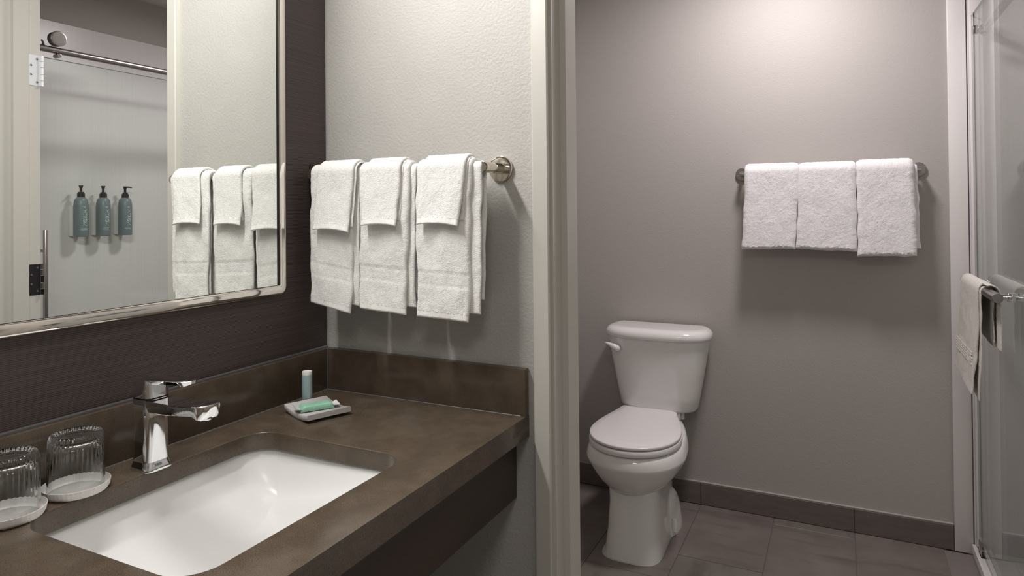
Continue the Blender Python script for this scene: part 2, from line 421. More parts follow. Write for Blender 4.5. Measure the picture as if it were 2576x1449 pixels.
# spout: flat plate with an upturned nose
bm = bmesh.new(); rings = []
L0, L1 = fx+.012, .247
for i in range(25):
    t = i/24; x = L0+(L1-L0)*t
    hw = .0225 if t < .86 else .0225*math.sqrt(max(.02, 1-((t-.86)/.145)**2.4))
    zt = CZ+.1235-.004*math.sin(t*PI)*.5+.006*t*t
    th = .0215-.0050*t+.008*math.exp(-((t-.90)/.07)**2)
    if t > .93: th *= 1-.70*((t-.93)/.07)**2
    zb_ = zt-th
    rings.append([Vector((x, fy-hw, zt-.0015)), Vector((x, fy-hw+.002, zt)), Vector((x, fy+hw-.002, zt)), Vector((x, fy+hw, zt-.0015)),
                  Vector((x, fy+hw*.96, zt-th*.5)), Vector((x, fy+hw*.86, zb_+.0015)), Vector((x, fy+hw*.76, zb_)), Vector((x, fy-hw*.76, zb_)), Vector((x, fy-hw*.86, zb_+.0015)), Vector((x, fy-hw*.96, zt-th*.5))])
loft(bm, rings); sp = obj('spout', bm, m_chrome, fau, angle=35)
obj('aerator', Cy((.228, fy, CZ+.112), (.228, fy, CZ+.1015), .0095, 20, bev=.001), m_chrome, sp)
bm = loft(bmesh.new(), [sq(CZ+.1262, .0234, .013), sq(CZ+.15, .0234, .013), sq(CZ+.1560, .0232, .0128), sq(CZ+.1575, .0222, .012)])
hb = obj('handle', bm, m_chrome, fau, angle=40)
bm = bmesh.new(); rings = []
for i in range(19):
    t = i/18; x = fx-.012+(.198-fx+.012)*t
    hw = .0222-.005*t if t < .85 else (.0222-.005*t)*math.sqrt(max(.03, 1-((t-.85)/.155)**2.2))
    zt = CZ+.1580+.0050*t
    th = .007*(1-t)+.0045+.004*math.exp(-((t-.9)/.08)**2)
    rings.append([Vector((x, fy-hw, zt-.001)), Vector((x, fy-hw+.0015, zt)), Vector((x, fy+hw-.0015, zt)), Vector((x, fy+hw, zt-.001)), Vector((x, fy+hw*.7, zt-th)), Vector((x, fy-hw*.7, zt-th))])
loft(bm, rings); obj('lever', bm, m_chrome, hb, angle=35)

# ------------------------------------------------------------------ mirror
MY1, MZ0, MX = -.157, 1.114, .018
mir = thing('wall_mirror', 'large wall mirror with rounded polished metal frame', 'mirror', (0, -.75, MZ0))
def rr_yz(y0, y1, z0, z1, r, x, n=8):
    hy, hz = (y1-y0)/2, (z1-z0)/2
    return [Vector((x, (y0+y1)/2+a, (z0+z1)/2+b)) for a, b in rrect(hy, hz, r, n)]
MY0, MZ1 = -1.42, 2.06
W = .0225
rings = [rr_yz(MY0, MY1, MZ0, MZ1, .020, .0), rr_yz(MY0, MY1, MZ0, MZ1, .020, .0185), rr_yz(MY0+.001, MY1-.001, MZ0+.001, MZ1-.001, .0195, .0203),
         rr_yz(MY0+.003, MY1-.003, MZ0+.003, MZ1-.003, .018, .0218), rr_yz(MY0+.006, MY1-.006, MZ0+.006, MZ1-.006, .014, .0223),
         rr_yz(MY0+W-.002, MY1-W+.002, MZ0+W-.002, MZ1-W+.002, .003, .0222), rr_yz(MY0+W, MY1-W, MZ0+W, MZ1-W, .002, .0208), rr_yz(MY0+W, MY1-W, MZ0+W, MZ1-W, .002, .010)]
MG = .0035
bm = loft(bmesh.new(), rings, cap=False); obj('frame', bm, m_frame, mir, angle=45)
obj('mirror_glass', B(.004, MX, MY0+W-.002, MY1-W+.0005, MZ0+W-.002, MZ1-W+.002), m_mirror, mir, smooth=False)
bm = loft(bmesh.new(), [rr_yz(MY0+W-.001, MY1-W+.001, MZ0+W-.001, MZ1-W+.001, .002, .0186), rr_yz(MY0+W-.001, MY1-W+.001, MZ0+W-.001, MZ1-W+.001, .002, .0196), rr_yz(MY0+W+MG, MY1-W-MG, MZ0+W+.0008, MZ1-W-.0008, .0015, .0196), rr_yz(MY0+W+MG, MY1-W-MG, MZ0+W+.0008, MZ1-W-.0008, .0015, .0181)], cap=False)
obj('dark_gap_ring', bm, m_black, mir, smooth=False)  # black ring standing in for the dark gap and reflection inside the frame
obj('backing', B(.0005, .004, MY0+.01, MY1-.01, MZ0+.01, MZ1-.01), m_black, mir, smooth=False)

# dark wall plate beside the towels
pl = thing('wall_plate', 'charcoal wall plate half hidden behind the leftmost hand towel', 'wall plate', (0, -.0255, 1.30))
obj('plate', loft(bmesh.new(), [rr_yz(-.0600, -.0040, 1.292, 1.4235, .005, .0005), rr_yz(-.0600, -.0040, 1.292, 1.4235, .005, .004), rr_yz(-.0585, -.0055, 1.2935, 1.422, .004, .0055)]), m_plate, pl)
obj('insert', B(.005, .0068, -.0592, -.0070, 1.322, 1.394, bev=.0006), m_black, pl)

# ------------------------------------------------------------------ towels
def fbm(x, y, z, o=2): return noise.fractal(Vector((x, y, z)), 1.0, 2.0, o)
def drape(u0, u1, wmap, rad, front, back, th, seed, s0=0, s1=None, nu=44, res=.004, wob=.004, lean=0, skewl=0, skewr=0, fuzz=.0011, band=None, endround=True, gap=0, sag=0, tilt=0, flat=1.0, caps=(1, 1), hem=0):
    """cloth slab hung over a bar: wmap(u, n, z) -> world; n<0 is the visible side, z relative to the bar axis.
    the path runs from the front hem (s=0) over the bar to the rear hem."""
    arc = PI*rad; Ltot = front+arc+back
    s1 = Ltot if s1 is None else s1
    nv = max(3, int((s1-s0)/res))
    ss = {round(s0+(s1-s0)*j/nv, 6) for j in range(nv+1)}
    for e in (.04, .12, .25, .42, .65, .85):
        for q in (e*th/2, Ltot-e*th/2):
            if s0 < q < s1: ss.add(round(q, 6))
    rings = []
    for sN in sorted(ss):
        if sN < front: n, z, nn, nz = -rad-gap*(1-sN/front)**2, -(front-sN), -1, 0
        elif sN < front+arc:
            a = (sN-front)/rad; n, z = -rad*math.cos(a), rad*math.sin(a)*flat; nn, nz = -math.cos(a), math.sin(a)
        else: n, z, nn, nz = rad, -(sN-front-arc), 1, 0
        dn = 0 if -z < 0 else min(1, -z/.06)
        hang = max(0.0, -z)
        t_ = th
        if band and sN < front:
            for (b0, b1, fct) in band:
                if b0 < sN < b1: t_ = th*fct
        er = 1.0
        if endround:
            e = min(sN-0, Ltot-sN)
            if e < th*.5: er = math.sqrt(max(.04, 1-(1-e/(th*.5))**2))
        pts = []
        def P(u, k, off):
            f = (u-u0)/(u1-u0)
            side = 1 if off > 0 else -1
            uu = u+skewl*hang*(1-f)+skewr*hang*f+.0025*fbm(seed*3.1, z*14, 4.2*(1 if sN < front else -1))*dn*2
            q = wob*dn*(fbm(u*13+seed*7, z*9*.6, seed*1.7+(0 if sN < front else 9))+.6*fbm(u*30+seed, z*16, seed*2.3))
            fz = fuzz*(noise.noise(Vector((u*420, sN*420, seed*5+side*3)))+.7*noise.noise(Vector((u*900, sN*900, seed+side))))
            d = q+off+side*fz
            if sN < front: d = q*1.0+off+side*fz
            nn_, nz_ = nn, nz
            zz = z+nz_*d-sag*(4*f*(1-f))*dn+tilt*(f-.5)*dn+hem*dn*dn*fbm(u*16+seed*3.3, 2.2, seed)
            return wmap(uu, n+nn_*d, zz)
        h = t_/2*er
        for i in range(nu+1): pts.append(P(u0+h+(u1-u0-2*h)*i/nu, i, h))
        for a in (.3, .5, .7): pts.append(P(u1-h+h*math.sin(a*PI), 0, h*math.cos(a*PI)))
        for i in range(nu, -1, -1): pts.append(P(u0+h+(u1-u0-2*h)*i/nu, i, -h))
        for a in (.7, .5, .3): pts.append(P(u0+h-h*math.sin(a*PI), 0, h*math.cos(a*PI)))
        rings.append(pts)
    bm = loft(bmesh.new(), rings, cap=False); bm.verts.ensure_lookup_table(); k_ = len(rings[0])
    for on, a in zip(caps, (0, len(bm.verts)-k_)):
        if on:
            vv = [bm.verts[a+i] for i in range(k_)]
            for i in range(nu+2):             # close the end with a strip of quads
                q = [vv[i-1 if i else -1], vv[i], vv[(2*nu+4-i) % k_], vv[(2*nu+5-i) % k_]]
                if len(set(q)) == 4:
                    try: bm.faces.new(q)
                    except ValueError: pass
    return bm

# hand towel bar
BY, BZ = -.080, 1.397
tb = thing('towel_bar', 'polished nickel towel bar with round flanges on the light textured wall', 'towel bar', (.28, 0, 1.37))
obj('bar', Cy((.028, BY, BZ), (.505, BY, BZ), .0085, 24), m_nickel, tb)
for xx in (.505, .028):
    obj('flange', Cy((xx, -.0003, BZ), (xx, -.009, BZ), .0285, 40, bev=.002), m_nickel, tb)
    obj('post', Cy((xx, -.008, BZ), (xx, BY-.009, BZ), .0118, 28, bev=.002), m_nickel, tb)

def wm_part(u, n, z): return Vector((u+.004, BY+n, BZ+z))
hb_ = [(.068, .073, .76), (.073, .096, .88), (.096, .101, .76)]
hand = [  # u0,u1,front, label
    (.037, .176, .318, 'white hand towel nearest the corner and mirror, on the towel bar', 1, -.020, .10),
    (.184, .330, .318, 'middle white hand towel of the three on the bar beside the mirror', 2, -.008, .03),
    (.342, .488, .325, 'white hand towel nearest the shiny round bar flange', 3, -.005, -.0),
]
for (u0, u1, fr, lab, sd, tl, skl) in hand:
    t = thing('hand_towel', lab, 'hand towel', ((u0+u1)/2, BY, BZ-fr), 'hand towels on the vanity towel bar')
    obj('outer_fold', drape(u0, u1-.008, wm_part, .0165, fr, fr-.012, .011, sd, s0=.0150, band=hb_, tilt=tl, skewr=-.03, gap=.006, caps=(0, 1)), m_terry, t, angle=85)
    obj('hem', drape(u0+.0005, u1-.0085, wm_part, .0165, fr, fr-.012, .0105, sd, s0=0, s1=.0175, fuzz=.0003, tilt=tl, skewr=-.03, gap=.006, res=.0015), m_hem, t, angle=85)
    obj('inner_fold', drape(u0+.004, u1+(.006 if sd < 3 else .012), wm_part, .0105, fr-.016, fr-.045, .007, sd+20, res=.006, nu=24, tilt=tl, skewr=-.02), m_terry, t, angle=85)
wash = [
    (.069, .174, .137, 'white washcloth hung over the hand towel nearest the mirror', 5, -.005, -.07, -.06),
    (.213, .305, .125, 'white washcloth hung over the middle hand towel', 6, .0, -.09, -.06),
    (.365, .470, .123, 'white washcloth hung over the hand towel nearest the bar flange', 7, -.003, -.10, -.11),
]
for (u0, u1, fr, lab, sd, tl, kl, kr) in wash:
    t = thing('washcloth', lab, 'washcloth', ((u0+u1)/2, BY, BZ-fr), 'washcloths on the hand towels')
    obj('outer_fold', drape(u0, u1, wm_part, .0282, fr, fr-.02, .0075, sd, s0=.0140, tilt=tl, skewl=kl, skewr=kr, gap=.012, wob=.003, nu=36, sag=-.004, flat=.93, caps=(0, 1)), m_terry, t, angle=85)
    obj('hem', drape(u0+.0005, u1-.0005, wm_part, .0282, fr, fr-.02, .0072, sd, s0=0, s1=.0165, fuzz=.0003, tilt=tl, skewl=kl, skewr=kr, gap=.012, wob=.003, res=.0015, nu=36, sag=-.004, flat=.93), m_hem, t, angle=85)
    obj('inner_fold', drape(u0+.005, u1+.004, wm_part, .0225, fr-.012, fr-.03, .003, sd+20, res=.006, nu=20, tilt=tl, skewl=kl, skewr=kr, gap=.005), m_terry, t, angle=85)

# bath towel bar and bath towels
TY, TZ = 1.632, 1.447
tb2 = thing('bath_towel_bar', 'chrome towel bar on the taupe wall above the floor beside the toilet', 'towel bar', (1.13, YB, TZ-.03))
obj('bar', Cy((.80, TY, TZ), (1.455, TY, TZ), .0085, 20), m_chrome, tb2)
for xx in (.803, 1.452):
    obj('flange', Cy((xx, YB-.0003, TZ), (xx, YB-.010, TZ), .0285, 36, bev=.002), m_steel, tb2)
    obj('post', Cy((xx, YB-.009, TZ), (xx, TY, TZ), .010, 24), m_steel, tb2)
def wm_bath(u, n, z): return Vector((u, TY+n, TZ+z))
for (u0, u1, fr, lab, sd, tl, skl, skr, fl_) in [
    (.822, 1.030, .312, 'thick white bath towel at the end of the bar nearest the toilet', 11, .0, .045, .05, 1.0),
    (1.029, 1.236, .312, 'thick white bath towel in the middle of the three on the bar', 12, -.006, .04, .0, .92),
    (1.236, 1.430, .332, 'thick white bath towel at the end of the bar nearest the shower', 13, .004, -.01, -.025, 1.05)]:
    t = thing('bath_towel', lab, 'bath towel', ((u0+u1)/2, TY, TZ-fr), 'bath towels on the wall bar')
    obj('outer_fold', drape(u0, u1, wm_bath, .026, fr, fr-.02, .030, sd, res=.0045, nu=52, wob=.0025, skewl=-skl, skewr=-skr, tilt=tl, fuzz=.0018, gap=.012, flat=fl_, hem=.006), m_bath, t, angle=89)
    obj('inner_fold', drape(u0+.006, u1+(.012 if sd == 13 else 0), wm_bath, .0135, fr-.03, fr-.05, .008, sd+30, res=.01, nu=20, skewl=-skl, skewr=-skr), m_bath, t, angle=89)

# ------------------------------------------------------------------ toilet
TX = .452
def rot(bm, ang, px, py):
    bmesh.ops.rotate(bm, verts=bm.verts, cent=(px, py, 0), matrix=Matrix.Rotation(ang, 3, 'Z')); return bm
toi = thing('toilet', 'white two piece toilet with closed lid against the taupe wall', 'toilet', (TX, 1.40, 0))
def plan(hw, yf, yb, z, pf=2.2, pb=2.6, yc=None, hwb=None, n=28):
    """egg shaped ring: front (towards -y) and rear halves of different length and squareness"""
    yc = yf+(yb-yf)*.5 if yc is None else yc
    out = []
    for i in range(2*n):
        a = PI*i/n
        cx, sy = math.cos(a), math.sin(a)
        p = pb if sy > 0 else pf
        L = (yb-yc) if sy > 0 else (yc-yf)
        x = hw*math.copysign(abs(cx)**(2/p), cx)
        if hwb and sy > 0: x *= 1+(hwb/hw-1)*abs(sy)
        out.append(Vector((TX+x, yc+L*math.copysign(abs(sy)**(2/p), sy), z)))
    return out
def ctrl(keys, zs):
    out = []
    for z in zs:
        for a, b in zip(keys, keys[1:]):
            if a[0] <= z <= b[0]:
                t = (z-a[0])/(b[0]-a[0]); out.append([z]+[p+(q-p)*t for p, q in zip(a[1:], b[1:])]); break
    return out
# pedestal
keys = [(0, .108, 1.078, 1.60), (.02, .107, 1.082, 1.60), (.10, .099, 1.098, 1.60), (.20, .094, 1.108, 1.60), (.27, .098, 1.105, 1.60), (.30, .105, 1.10, 1.60)]
bm = loft(bmesh.new(), [plan(hw, yf, yb, z, 3.4, 3.0, yc=yf+.12) for z, hw, yf, yb in ctrl(keys, [0, .004, .02, .05, .1, .15, .2, .235, .27, .30])])
rot(bm, .03, TX, 1.42)
obj('pedestal', bm, m_china, toi, angle=60)
keys = [(.228, .070, 1.135, 1.50), (.238, .098, 1.104, 1.55), (.250, .116, 1.088, 1.57), (.275, .141, 1.066, 1.60), (.30, .161, 1.050, 1.62), (.322, .1745, 1.037, 1.63), (.340, .184, 1.029, 1.63), (.349, .1885, 1.025, 1.64), (.354, .1900, 1.0235, 1.64), (.360, .1900, 1.0235, 1.64), (.380, .1845, 1.028, 1.65), (.394, .1785, 1.034, 1.66), (.3995, .172, 1.041, 1.66), (.4005, .160, 1.055, 1.655)]
bm = loft(bmesh.new(), [plan(hw, yf, yb, z, 2.15, 3.0, yc=1.25, hwb=hw*.72) for z, hw, yf, yb in keys])
rot(bm, .04, TX, 1.25)
obj('bowl', bm, m_china, toi, angle=60)
bm = bmesh.new()
loft(bm, [plan(.127*f, 1.43-.155*f2, 1.43+.16*f2, z, 2.3, 2.3) for z, f, f2 in ((0, 1, 1), (.02, 1, 1), (.045, .97, .95), (.09, .93, .86), (.125, .86, .70), (.145, .78, .5), (.152, .7, .3))])
obj('foot', bm, m_china, toi, angle=60)
obj('bolt_cap', lathe(bmesh.new(), TX+.118, 1.36, [(.012, .02), (.012, .055), (.008, .068), (.001, .07)], 16), m_china, toi)
obj('floor_caulk', loft(bmesh.new(), [plan(.1105, 1.0755, 1.6, .0005, 3.4, 3.0, yc=1.198), plan(.1085, 1.0775, 1.6, .004, 3.4, 3.0, yc=1.198)]), m_trim, toi)
# seat and lid
def lid_ring(k, z, yo=0):
    pts = []; n = 72
    a, b, yc, yb, wb_ = .1735, .205, 1.238, 1.562, .116
    for i in range(n):
        t = i/n
        if t < .5:
            an = PI*t/.5; x, y = a*math.cos(an), yc-b*abs(math.sin(an))**.94
        else:
            q = (t-.5)/.5                      # left rear corner -> right rear corner
            if q < .38:
                v = q/.38; y = yc+(yb-yc)*v; x = -(wb_+(a-wb_)*(1-v)**1.7*(1+1.7*v))
            elif q < .62:
                v = (q-.38)/.24; x, y = -wb_+2*wb_*v, yb
            else:
                v = 1-(q-.62)/.38; y = yc+(yb-yc)*v; x = (wb_+(a-wb_)*(1-v)**1.7*(1+1.7*v))
        cyy = 1.30
        pts.append(Vector((TX-.003+x*k, cyy+(y-cyy)*k+yo, z)))
    return pts
obj('seat', rot(loft(bmesh.new(), [lid_ring(.94, .4010), lid_ring(.975, .4045), lid_ring(1.012, .4050), lid_ring(1.018, .4075), lid_ring(1.017, .4200), lid_ring(1.008, .4248), lid_ring(.95, .4268)]), .085, TX, 1.25), m_seat, toi, angle=50)
obj('seat_lid', rot(loft(bmesh.new(), [lid_ring(.90, .4270), lid_ring(.955, .4302), lid_ring(.998, .4306), lid_ring(1.003, .4325), lid_ring(1.003, .4375), lid_ring(.998, .4400), lid_ring(.985, .4412), lid_ring(.835, .4462), lid_ring(.815, .4467), lid_ring(.4, .4472)]), .085, TX, 1.25), m_seat, toi, angle=50)
for sx in (-1, 1):
    obj('seat_hinge', rot(Cy((TX+sx*.118, 1.548, .396), (TX+sx*.118, 1.548, .432), .0125, 20, bev=.004), .085, TX, 1.25), m_seat, toi)
# tank
def tank_ring(w, wb_, yf, z, yb=1.680, ys=None, n=26):
    ys = (yb-.055) if ys is None else ys
    pts = [(wb_, yb)]
    pts += [(wb_+(w-wb_)*math.sin(v*PI/2), yb-(yb-ys)*(1-math.cos(v*PI/2))) for v in (.25, .5, .75)]
    for i in range(n+1):
        an = PI*i/n; cx = math.cos(an)
        pts.append((w*math.copysign(abs(cx)**.78, cx), ys-(ys-yf)*abs(math.sin(an))**.62))
    pts += [(-x, y) for x, y in pts[3:0:-1]]+[(-wb_, yb)]
    return [Vector((TX+x, y, z)) for x, y in pts]
tk = [(.434, .150, .13, 1.545), (.436, .160, .14, 1.530), (.446, .168, .15, 1.520), (.50, .177, .16, 1.512), (.58, .192, .175, 1.502), (.66, .206, .185, 1.494), (.745, .219, .195, 1.487)]
obj('tank', loft(bmesh.new(), [tank_ring(a, b, y, z) for z, a, b, y in tk]), m_china, toi, angle=50)
ld = [(.744, .219, .195, 1.488), (.746, .228, .196, 1.478), (.753, .2315, .197, 1.474), (.770, .229, .196, 1.477), (.780, .220, .193, 1.487), (.785, .210, .190, 1.497), (.788, .196, .187, 1.511), (.7885, .18, .18, 1.525)]
obj('tank_lid', loft(bmesh.new(), [tank_ring(a, b, y, z, yb=1.685-(0 if z < .78 else .004)) for z, a, b, y in ld]), m_china, toi, angle=50)
lv = bmesh.new()
tube(lv, [(.302, 1.505, .696), (.300, 1.496, .697), (.296, 1.492, .700), (.282, 1.490, .707), (.268, 1.491, .713), (.254, 1.494, .7165), (.240, 1.499, .7185)], [.011, .0135, .0140, .0115, .0085, .0055, .002], 14)
obj('flush_lever', lv, m_seat, toi, angle=80)
obj('tank_bolt', Cy((TX+.10, 1.60, .395), (TX+.10, 1.60, .452), .013, 16), m_seat, toi)

# ------------------------------------------------------------------ amenities
# tumblers upside down on paper lids
for (gx_, gy_, lab, labc) in ((.073, -.668, 'upturned ribbed drinking glass nearer the faucet', 'white pleated paper coaster under the drinking glass nearer the faucet'),
                        (.080, -.770, 'upturned ribbed drinking glass cut by the left picture edge', 'white pleated paper coaster under the drinking glass at the left picture edge')):
    bm = bmesh.new(); n = 192
    def cr(r, z, fl_): return ring(gx_, gy_, z, r, n, fl_, 48)
    loft(bm, [cr(.001, CZ+.0012, 0), cr(.040, CZ+.0012, 0), cr(.044, CZ+.0015, 0), cr(.0465, CZ+.006, .0002), cr(.0480, CZ+.0145, .0003), cr(.0475, CZ+.0147, .0003), cr(.0455, CZ+.006, .0002), cr(.043, CZ+.0026, 0), cr(.001, CZ+.0022, 0)], cap=False)
    single('paper_coaster', bm, m_paperc, labc, 'coaster', (gx_, gy_, CZ+.001), 'paper coasters', angle=60)
    bm = bmesh.new(); n = 216; H = .092; z0 = CZ+.0028
    def gr(r, z, fl_): return ring(gx_, gy_, z, r, n, fl_, 36)
    outer = [(.0392, .0), (.0402, .001), (.0403, .004), (.0400, .02), (.0395, .036)]
    rings = [gr(r, z0+z, 0) for r, z in outer]
    rings += [gr(.0392-.0012*i/5, z0+.047+.0068*i, .0007*min(1, (i+1)/3)) for i in range(6)]
    rings += [gr(.0372, z0+.0855, .0009), gr(.0355, z0+.0900, .0009), gr(.0335, z0+H, .0006), gr(.030, z0+H, .0003), gr(.027, z0+H-.0025, .0003), gr(.018, z0+H-.0035, .0004), gr(.006, z0+H-.0035, .0002), gr(.0003, z0+H-.0035, 0)]
    inner = [(.0003, .080), (.020, .080), (.029, .0790), (.0325, .0755), (.0345, .066), (.0362, .04), (.0376, .015), (.0382, .003), (.0384, .0003)]
    loft(bm, [gr(r, z0+z, 0) for r, z in reversed(inner)][::-1]+[], cap=False)
    loft(bm, rings, cap=False)
    # join the mouth
    loft(bm, [gr(.0384, z0+.0003, 0), gr(.0392, z0, 0)], cap=False)
    bmesh.ops.remove_doubles(bm, verts=bm.verts, dist=.00002)
    single('drinking_glass', bm, m_tumbler, lab, 'glass', (gx_, gy_, z0), 'upturned drinking glasses', angle=60)

# lotion tube
lx, ly = .074, -.150
lt = thing('lotion_tube', 'small white capped pale teal lotion tube standing by the backsplash', 'tube', (lx, ly, CZ))
obj('body', lathe(bmesh.new(), lx, ly, [(.0112, CZ+.011), (.0114, CZ+.013), (.0114, CZ+.071), (.0112, CZ+.0715)], 40), m_tube, lt)
obj('cap', lathe(bmesh.new(), lx, ly, [(.0100, CZ+.0003), (.0107, CZ+.001), (.0109, CZ+.0045), (.0103, CZ+.0050), (.0112, CZ+.0055), (.0114, CZ+.0115)], 40), m_white, lt, angle=30)
obj('crimp_end', lathe(bmesh.new(), lx, ly, [(.0114, CZ+.071), (.0114, CZ+.0775), (.0109, CZ+.0788), (.0092, CZ+.0788), (.0084, CZ+.0775), (.001, CZ+.0772)], 40), m_white, lt, angle=30)
def wrap(bm, cx, cy, r, ang, zc, mode):
    """bend flat lettering onto a standing cylinder; mode 'down' reads top to bottom, 'up' reads bottom to top, 'flat' reads across"""
    for v in bm.verts:
        x, y = v.co.x, v.co.y
        if mode == 'down': a, z = y, -x
        elif mode == 'up': a, z = -y, x
        else: a, z = x, y
        t = ang+a/r
        v.co = Vector((cx+(r+.00025)*math.cos(t), cy+(r+.00025)*math.sin(t), zc+z))
    return bm
A0 = math.atan2(-1.328-ly, 1.18-lx)
obj('lettering', wrap(text_mesh('LOTION', .0062), lx, ly, .0114, A0+.25, CZ+.0285, 'down'), m_print, lt, smooth=False)
def bars(spec):
    bm = bmesh.new()
    for (x0, x1, y0, y1) in spec:
        n = 10
        for i in range(n):
            a, b = x0+(x1-x0)*i/n, x0+(x1-x0)*(i+.7)/n
            bm.faces.new([bm.verts.new((a, y0, 0)), bm.verts.new((b, y0, 0)), bm.verts.new((b, y1, 0)), bm.verts.new((a, y1, 0))])
    return bm
obj('fine_print', wrap(bars([(-.014, .012, .0022, .0034), (-.010, .006, -.0018, -.0008)]), lx, ly, .0114, A0+.25, CZ+.052, 'down'), m_print, lt, smooth=False)

# soap dish and soap
dl = [(.064, -.208), (.174, -.267), (.213, -.171), (.101, -.105)]
dc = Vector((.1385, -.1875, CZ)); du = Vector((.0395, .0965, 0)).normalized(); dv = Vector((du.y, -du.x, 0))
bm = bmesh.new(); rings = []
NW = 21
for i in range(NW):
    t = -1+2*i/(NW-1); x = t*.0585
    lift = .0065*t*t
    pts = []
    for q, (yy, zz) in enumerate(((-.0495, 0), (-.0505, .001), (-.0505, .0100), (-.0495, .0110), (.0495, .0110), (.0505, .0100), (.0505, .001), (.0495, 0))):
        pts.append(dc+dv*x+du*yy+Vector((0, 0, .0005+lift+zz)))
    rings.append(pts)
loft(bm, rings)
# curved across the short side so the two long ends lift
single('soap_dish', bm, m_dish, 'frosted grey curved soap dish on the counter near the corner', 'soap dish', dc, angle=50)
sp_ = thing('soap_bar', 'green wrapped soap bar lying on the frosted dish', 'soap', dc+Vector((0, 0, .012)))
sdir = Vector((.058, .086, 0)).normalized(); sn = Vector((sdir.y, -sdir.x, 0)); scn = dc+Vector((.006, -.010, .0128))
bm = bmesh.new(); rings = []
for i in range(23):
    t = -1+2*i/22; a = abs(t)
    hw = .0165*(1-.10*max(0, a-.8)/.2); ht = .0145*(1 if a < .8 else 1-.75*((a-.8)/.2)**2)
    p = []
    for k_ in range(20):
        an = 2*PI*k_/20; ca, sa = math.cos(an), math.sin(an)
        p.append(scn+sdir*(t*.036)+sn*(hw*math.copysign(abs(ca)**.45, ca))+Vector((0, 0, ht/2+ht/2*math.copysign(abs(sa)**.5, sa))))
    rings.append(p)
loft(bm, rings); so_ = obj('wrapper', bm, m_soap, sp_, angle=80)
for sg in (-1, 1):
    bm = bmesh.new(); rings = []
    for i in range(6):
        t = i/5
        rings.append([scn+sdir*(sg*(.035+.013*t))+sn*y+Vector((0, 0, .0065+.006*t*t*(1 if sg < 0 else .4)+zz+.0012*math.sin(y*500+t*3))) for y, zz in ((-.0155, 0), (-.006, 0), (.006, 0), (.0155, 0), (.0155, .0006), (.006, .0006), (-.006, .0006), (-.0155, .0006))])
    loft(bm, rings); obj('wrapper_end', bm, m_film if sg < 0 else m_white, sp_, angle=60)
bm = bars([(-.022, .024, -.0016, .0016)])
for v in bm.verts: v.co = scn+sdir*v.co.x+sn*(v.co.y-.004)+Vector((0, 0, .0148))
obj('fine_print', bm, m_print, so_, smooth=False)

# ------------------------------------------------------------------ shower
GX = 1.630
gd = thing('shower_door', 'frameless clear glass sliding shower door at the right edge', 'shower door', (GX, 1.25, .05))
obj('pane', B(GX-.004, GX+.004, .86, 1.668, .048, 2.012), m_pane, gd, smooth=False)
obj('pane_edge', B(GX-.0041, GX+.0041, 1.6681, 1.6700, .048, 2.0125), m_edge, gd, smooth=False)
obj('pane_edge', B(GX-.0041, GX+.0041, .86, 1.6700, 2.0121, 2.0135), m_edge, gd, smooth=False)
RZ, RX = 1.958, 1.666
for yy in (1.585, .95):
    k_ = obj('roller_bolt', Cy((GX-.012, yy, RZ-.016), (GX-.0045, yy, RZ-.016), .017, 28, bev=.002), m_steel, gd)
    obj('roller_axle', Cy((GX+.0045, yy, RZ-.016), (RX-.013, yy, RZ-.016), .009, 16), m_chrome, gd)
hbx, hz = 1.585, 1.037
hn = obj('towel_handle', Cy((hbx, 1.03, hz), (hbx, 1.60, hz), .0145, 32, bev=.001), m_steel, gd)
for yy in (1.062, 1.50):
    obj('handle_post', Cy((hbx+.010, yy, hz), (GX-.0045, yy, hz), .0095, 20), m_chrome, hn)
    obj('post_collar', Cy((GX-.016, yy, hz), (GX-.0045, yy, hz), .0135, 24, bev=.002), m_chrome, hn)
    obj('post_collar', Cy((GX+.0045, yy, hz), (GX+.014, yy, hz), .0135, 24, bev=.002), m_chrome, hn)

gp = thing('fixed_glass_screen', 'fixed clear glass shower panel seen in the mirror below the rail', 'glass panel', (1.690, .5, .05))
obj('pane', B(1.687, 1.695, TW+.014, .90, .048, 1.926), m_pane, gp, smooth=False)
obj('pane_edge', B(1.6868, 1.6952, TW+.014, .90, 1.9261, 1.9275), m_edge, gp, smooth=False)
pu = obj('pull_bar', Cy((1.652, .222, .72), (1.652, .222, 1.242), .0085, 24, bev=.0015), m_steel, gp)
for z in (.80, 1.16): obj('pull_post', Cy((1.652, .222, z), (1.6865, .222, z), .006, 14), m_steel, pu)

ra = thing('shower_rail', 'round brushed steel shower rail with a roller wheel, seen in the mirror', 'rail', (RX, .9, RZ))
obj('rail', Cy((RX, TW+.020, RZ), (RX, YB-.022, RZ), .0130, 28), m_steel, ra)
for ya, yb_ in ((TW+.0125, TW+.040), (YB-.040, YB-.0125)):
    obj('end_bracket', Cy((RX, ya, RZ), (RX, yb_, RZ), .021, 24, bev=.002), m_steel, ra)
rw = obj('roller_wheel', Cy((RX-.020, .272, RZ+.0455), (RX-.012, .272, RZ+.0455), .0305, 40, bev=.002), m_steel, ra)
obj('roller_tyre', Cy((RX-.0119, .272, RZ+.0455), (RX+.010, .272, RZ+.0455), .0295, 40), m_black, rw)
obj('stop_pin', Cy((RX-.022, .272, RZ-.0225), (RX+.01, .272, RZ-.0225), .0085, 20, bev=.001), m_steel, ra)
obj('stop_collar', tube(bmesh.new(), [(RX, .222, RZ+.012), (RX, .222, RZ+.024), (RX, .216, RZ+.032)], [.006, .004, .003], 10), m_darkm, ra)

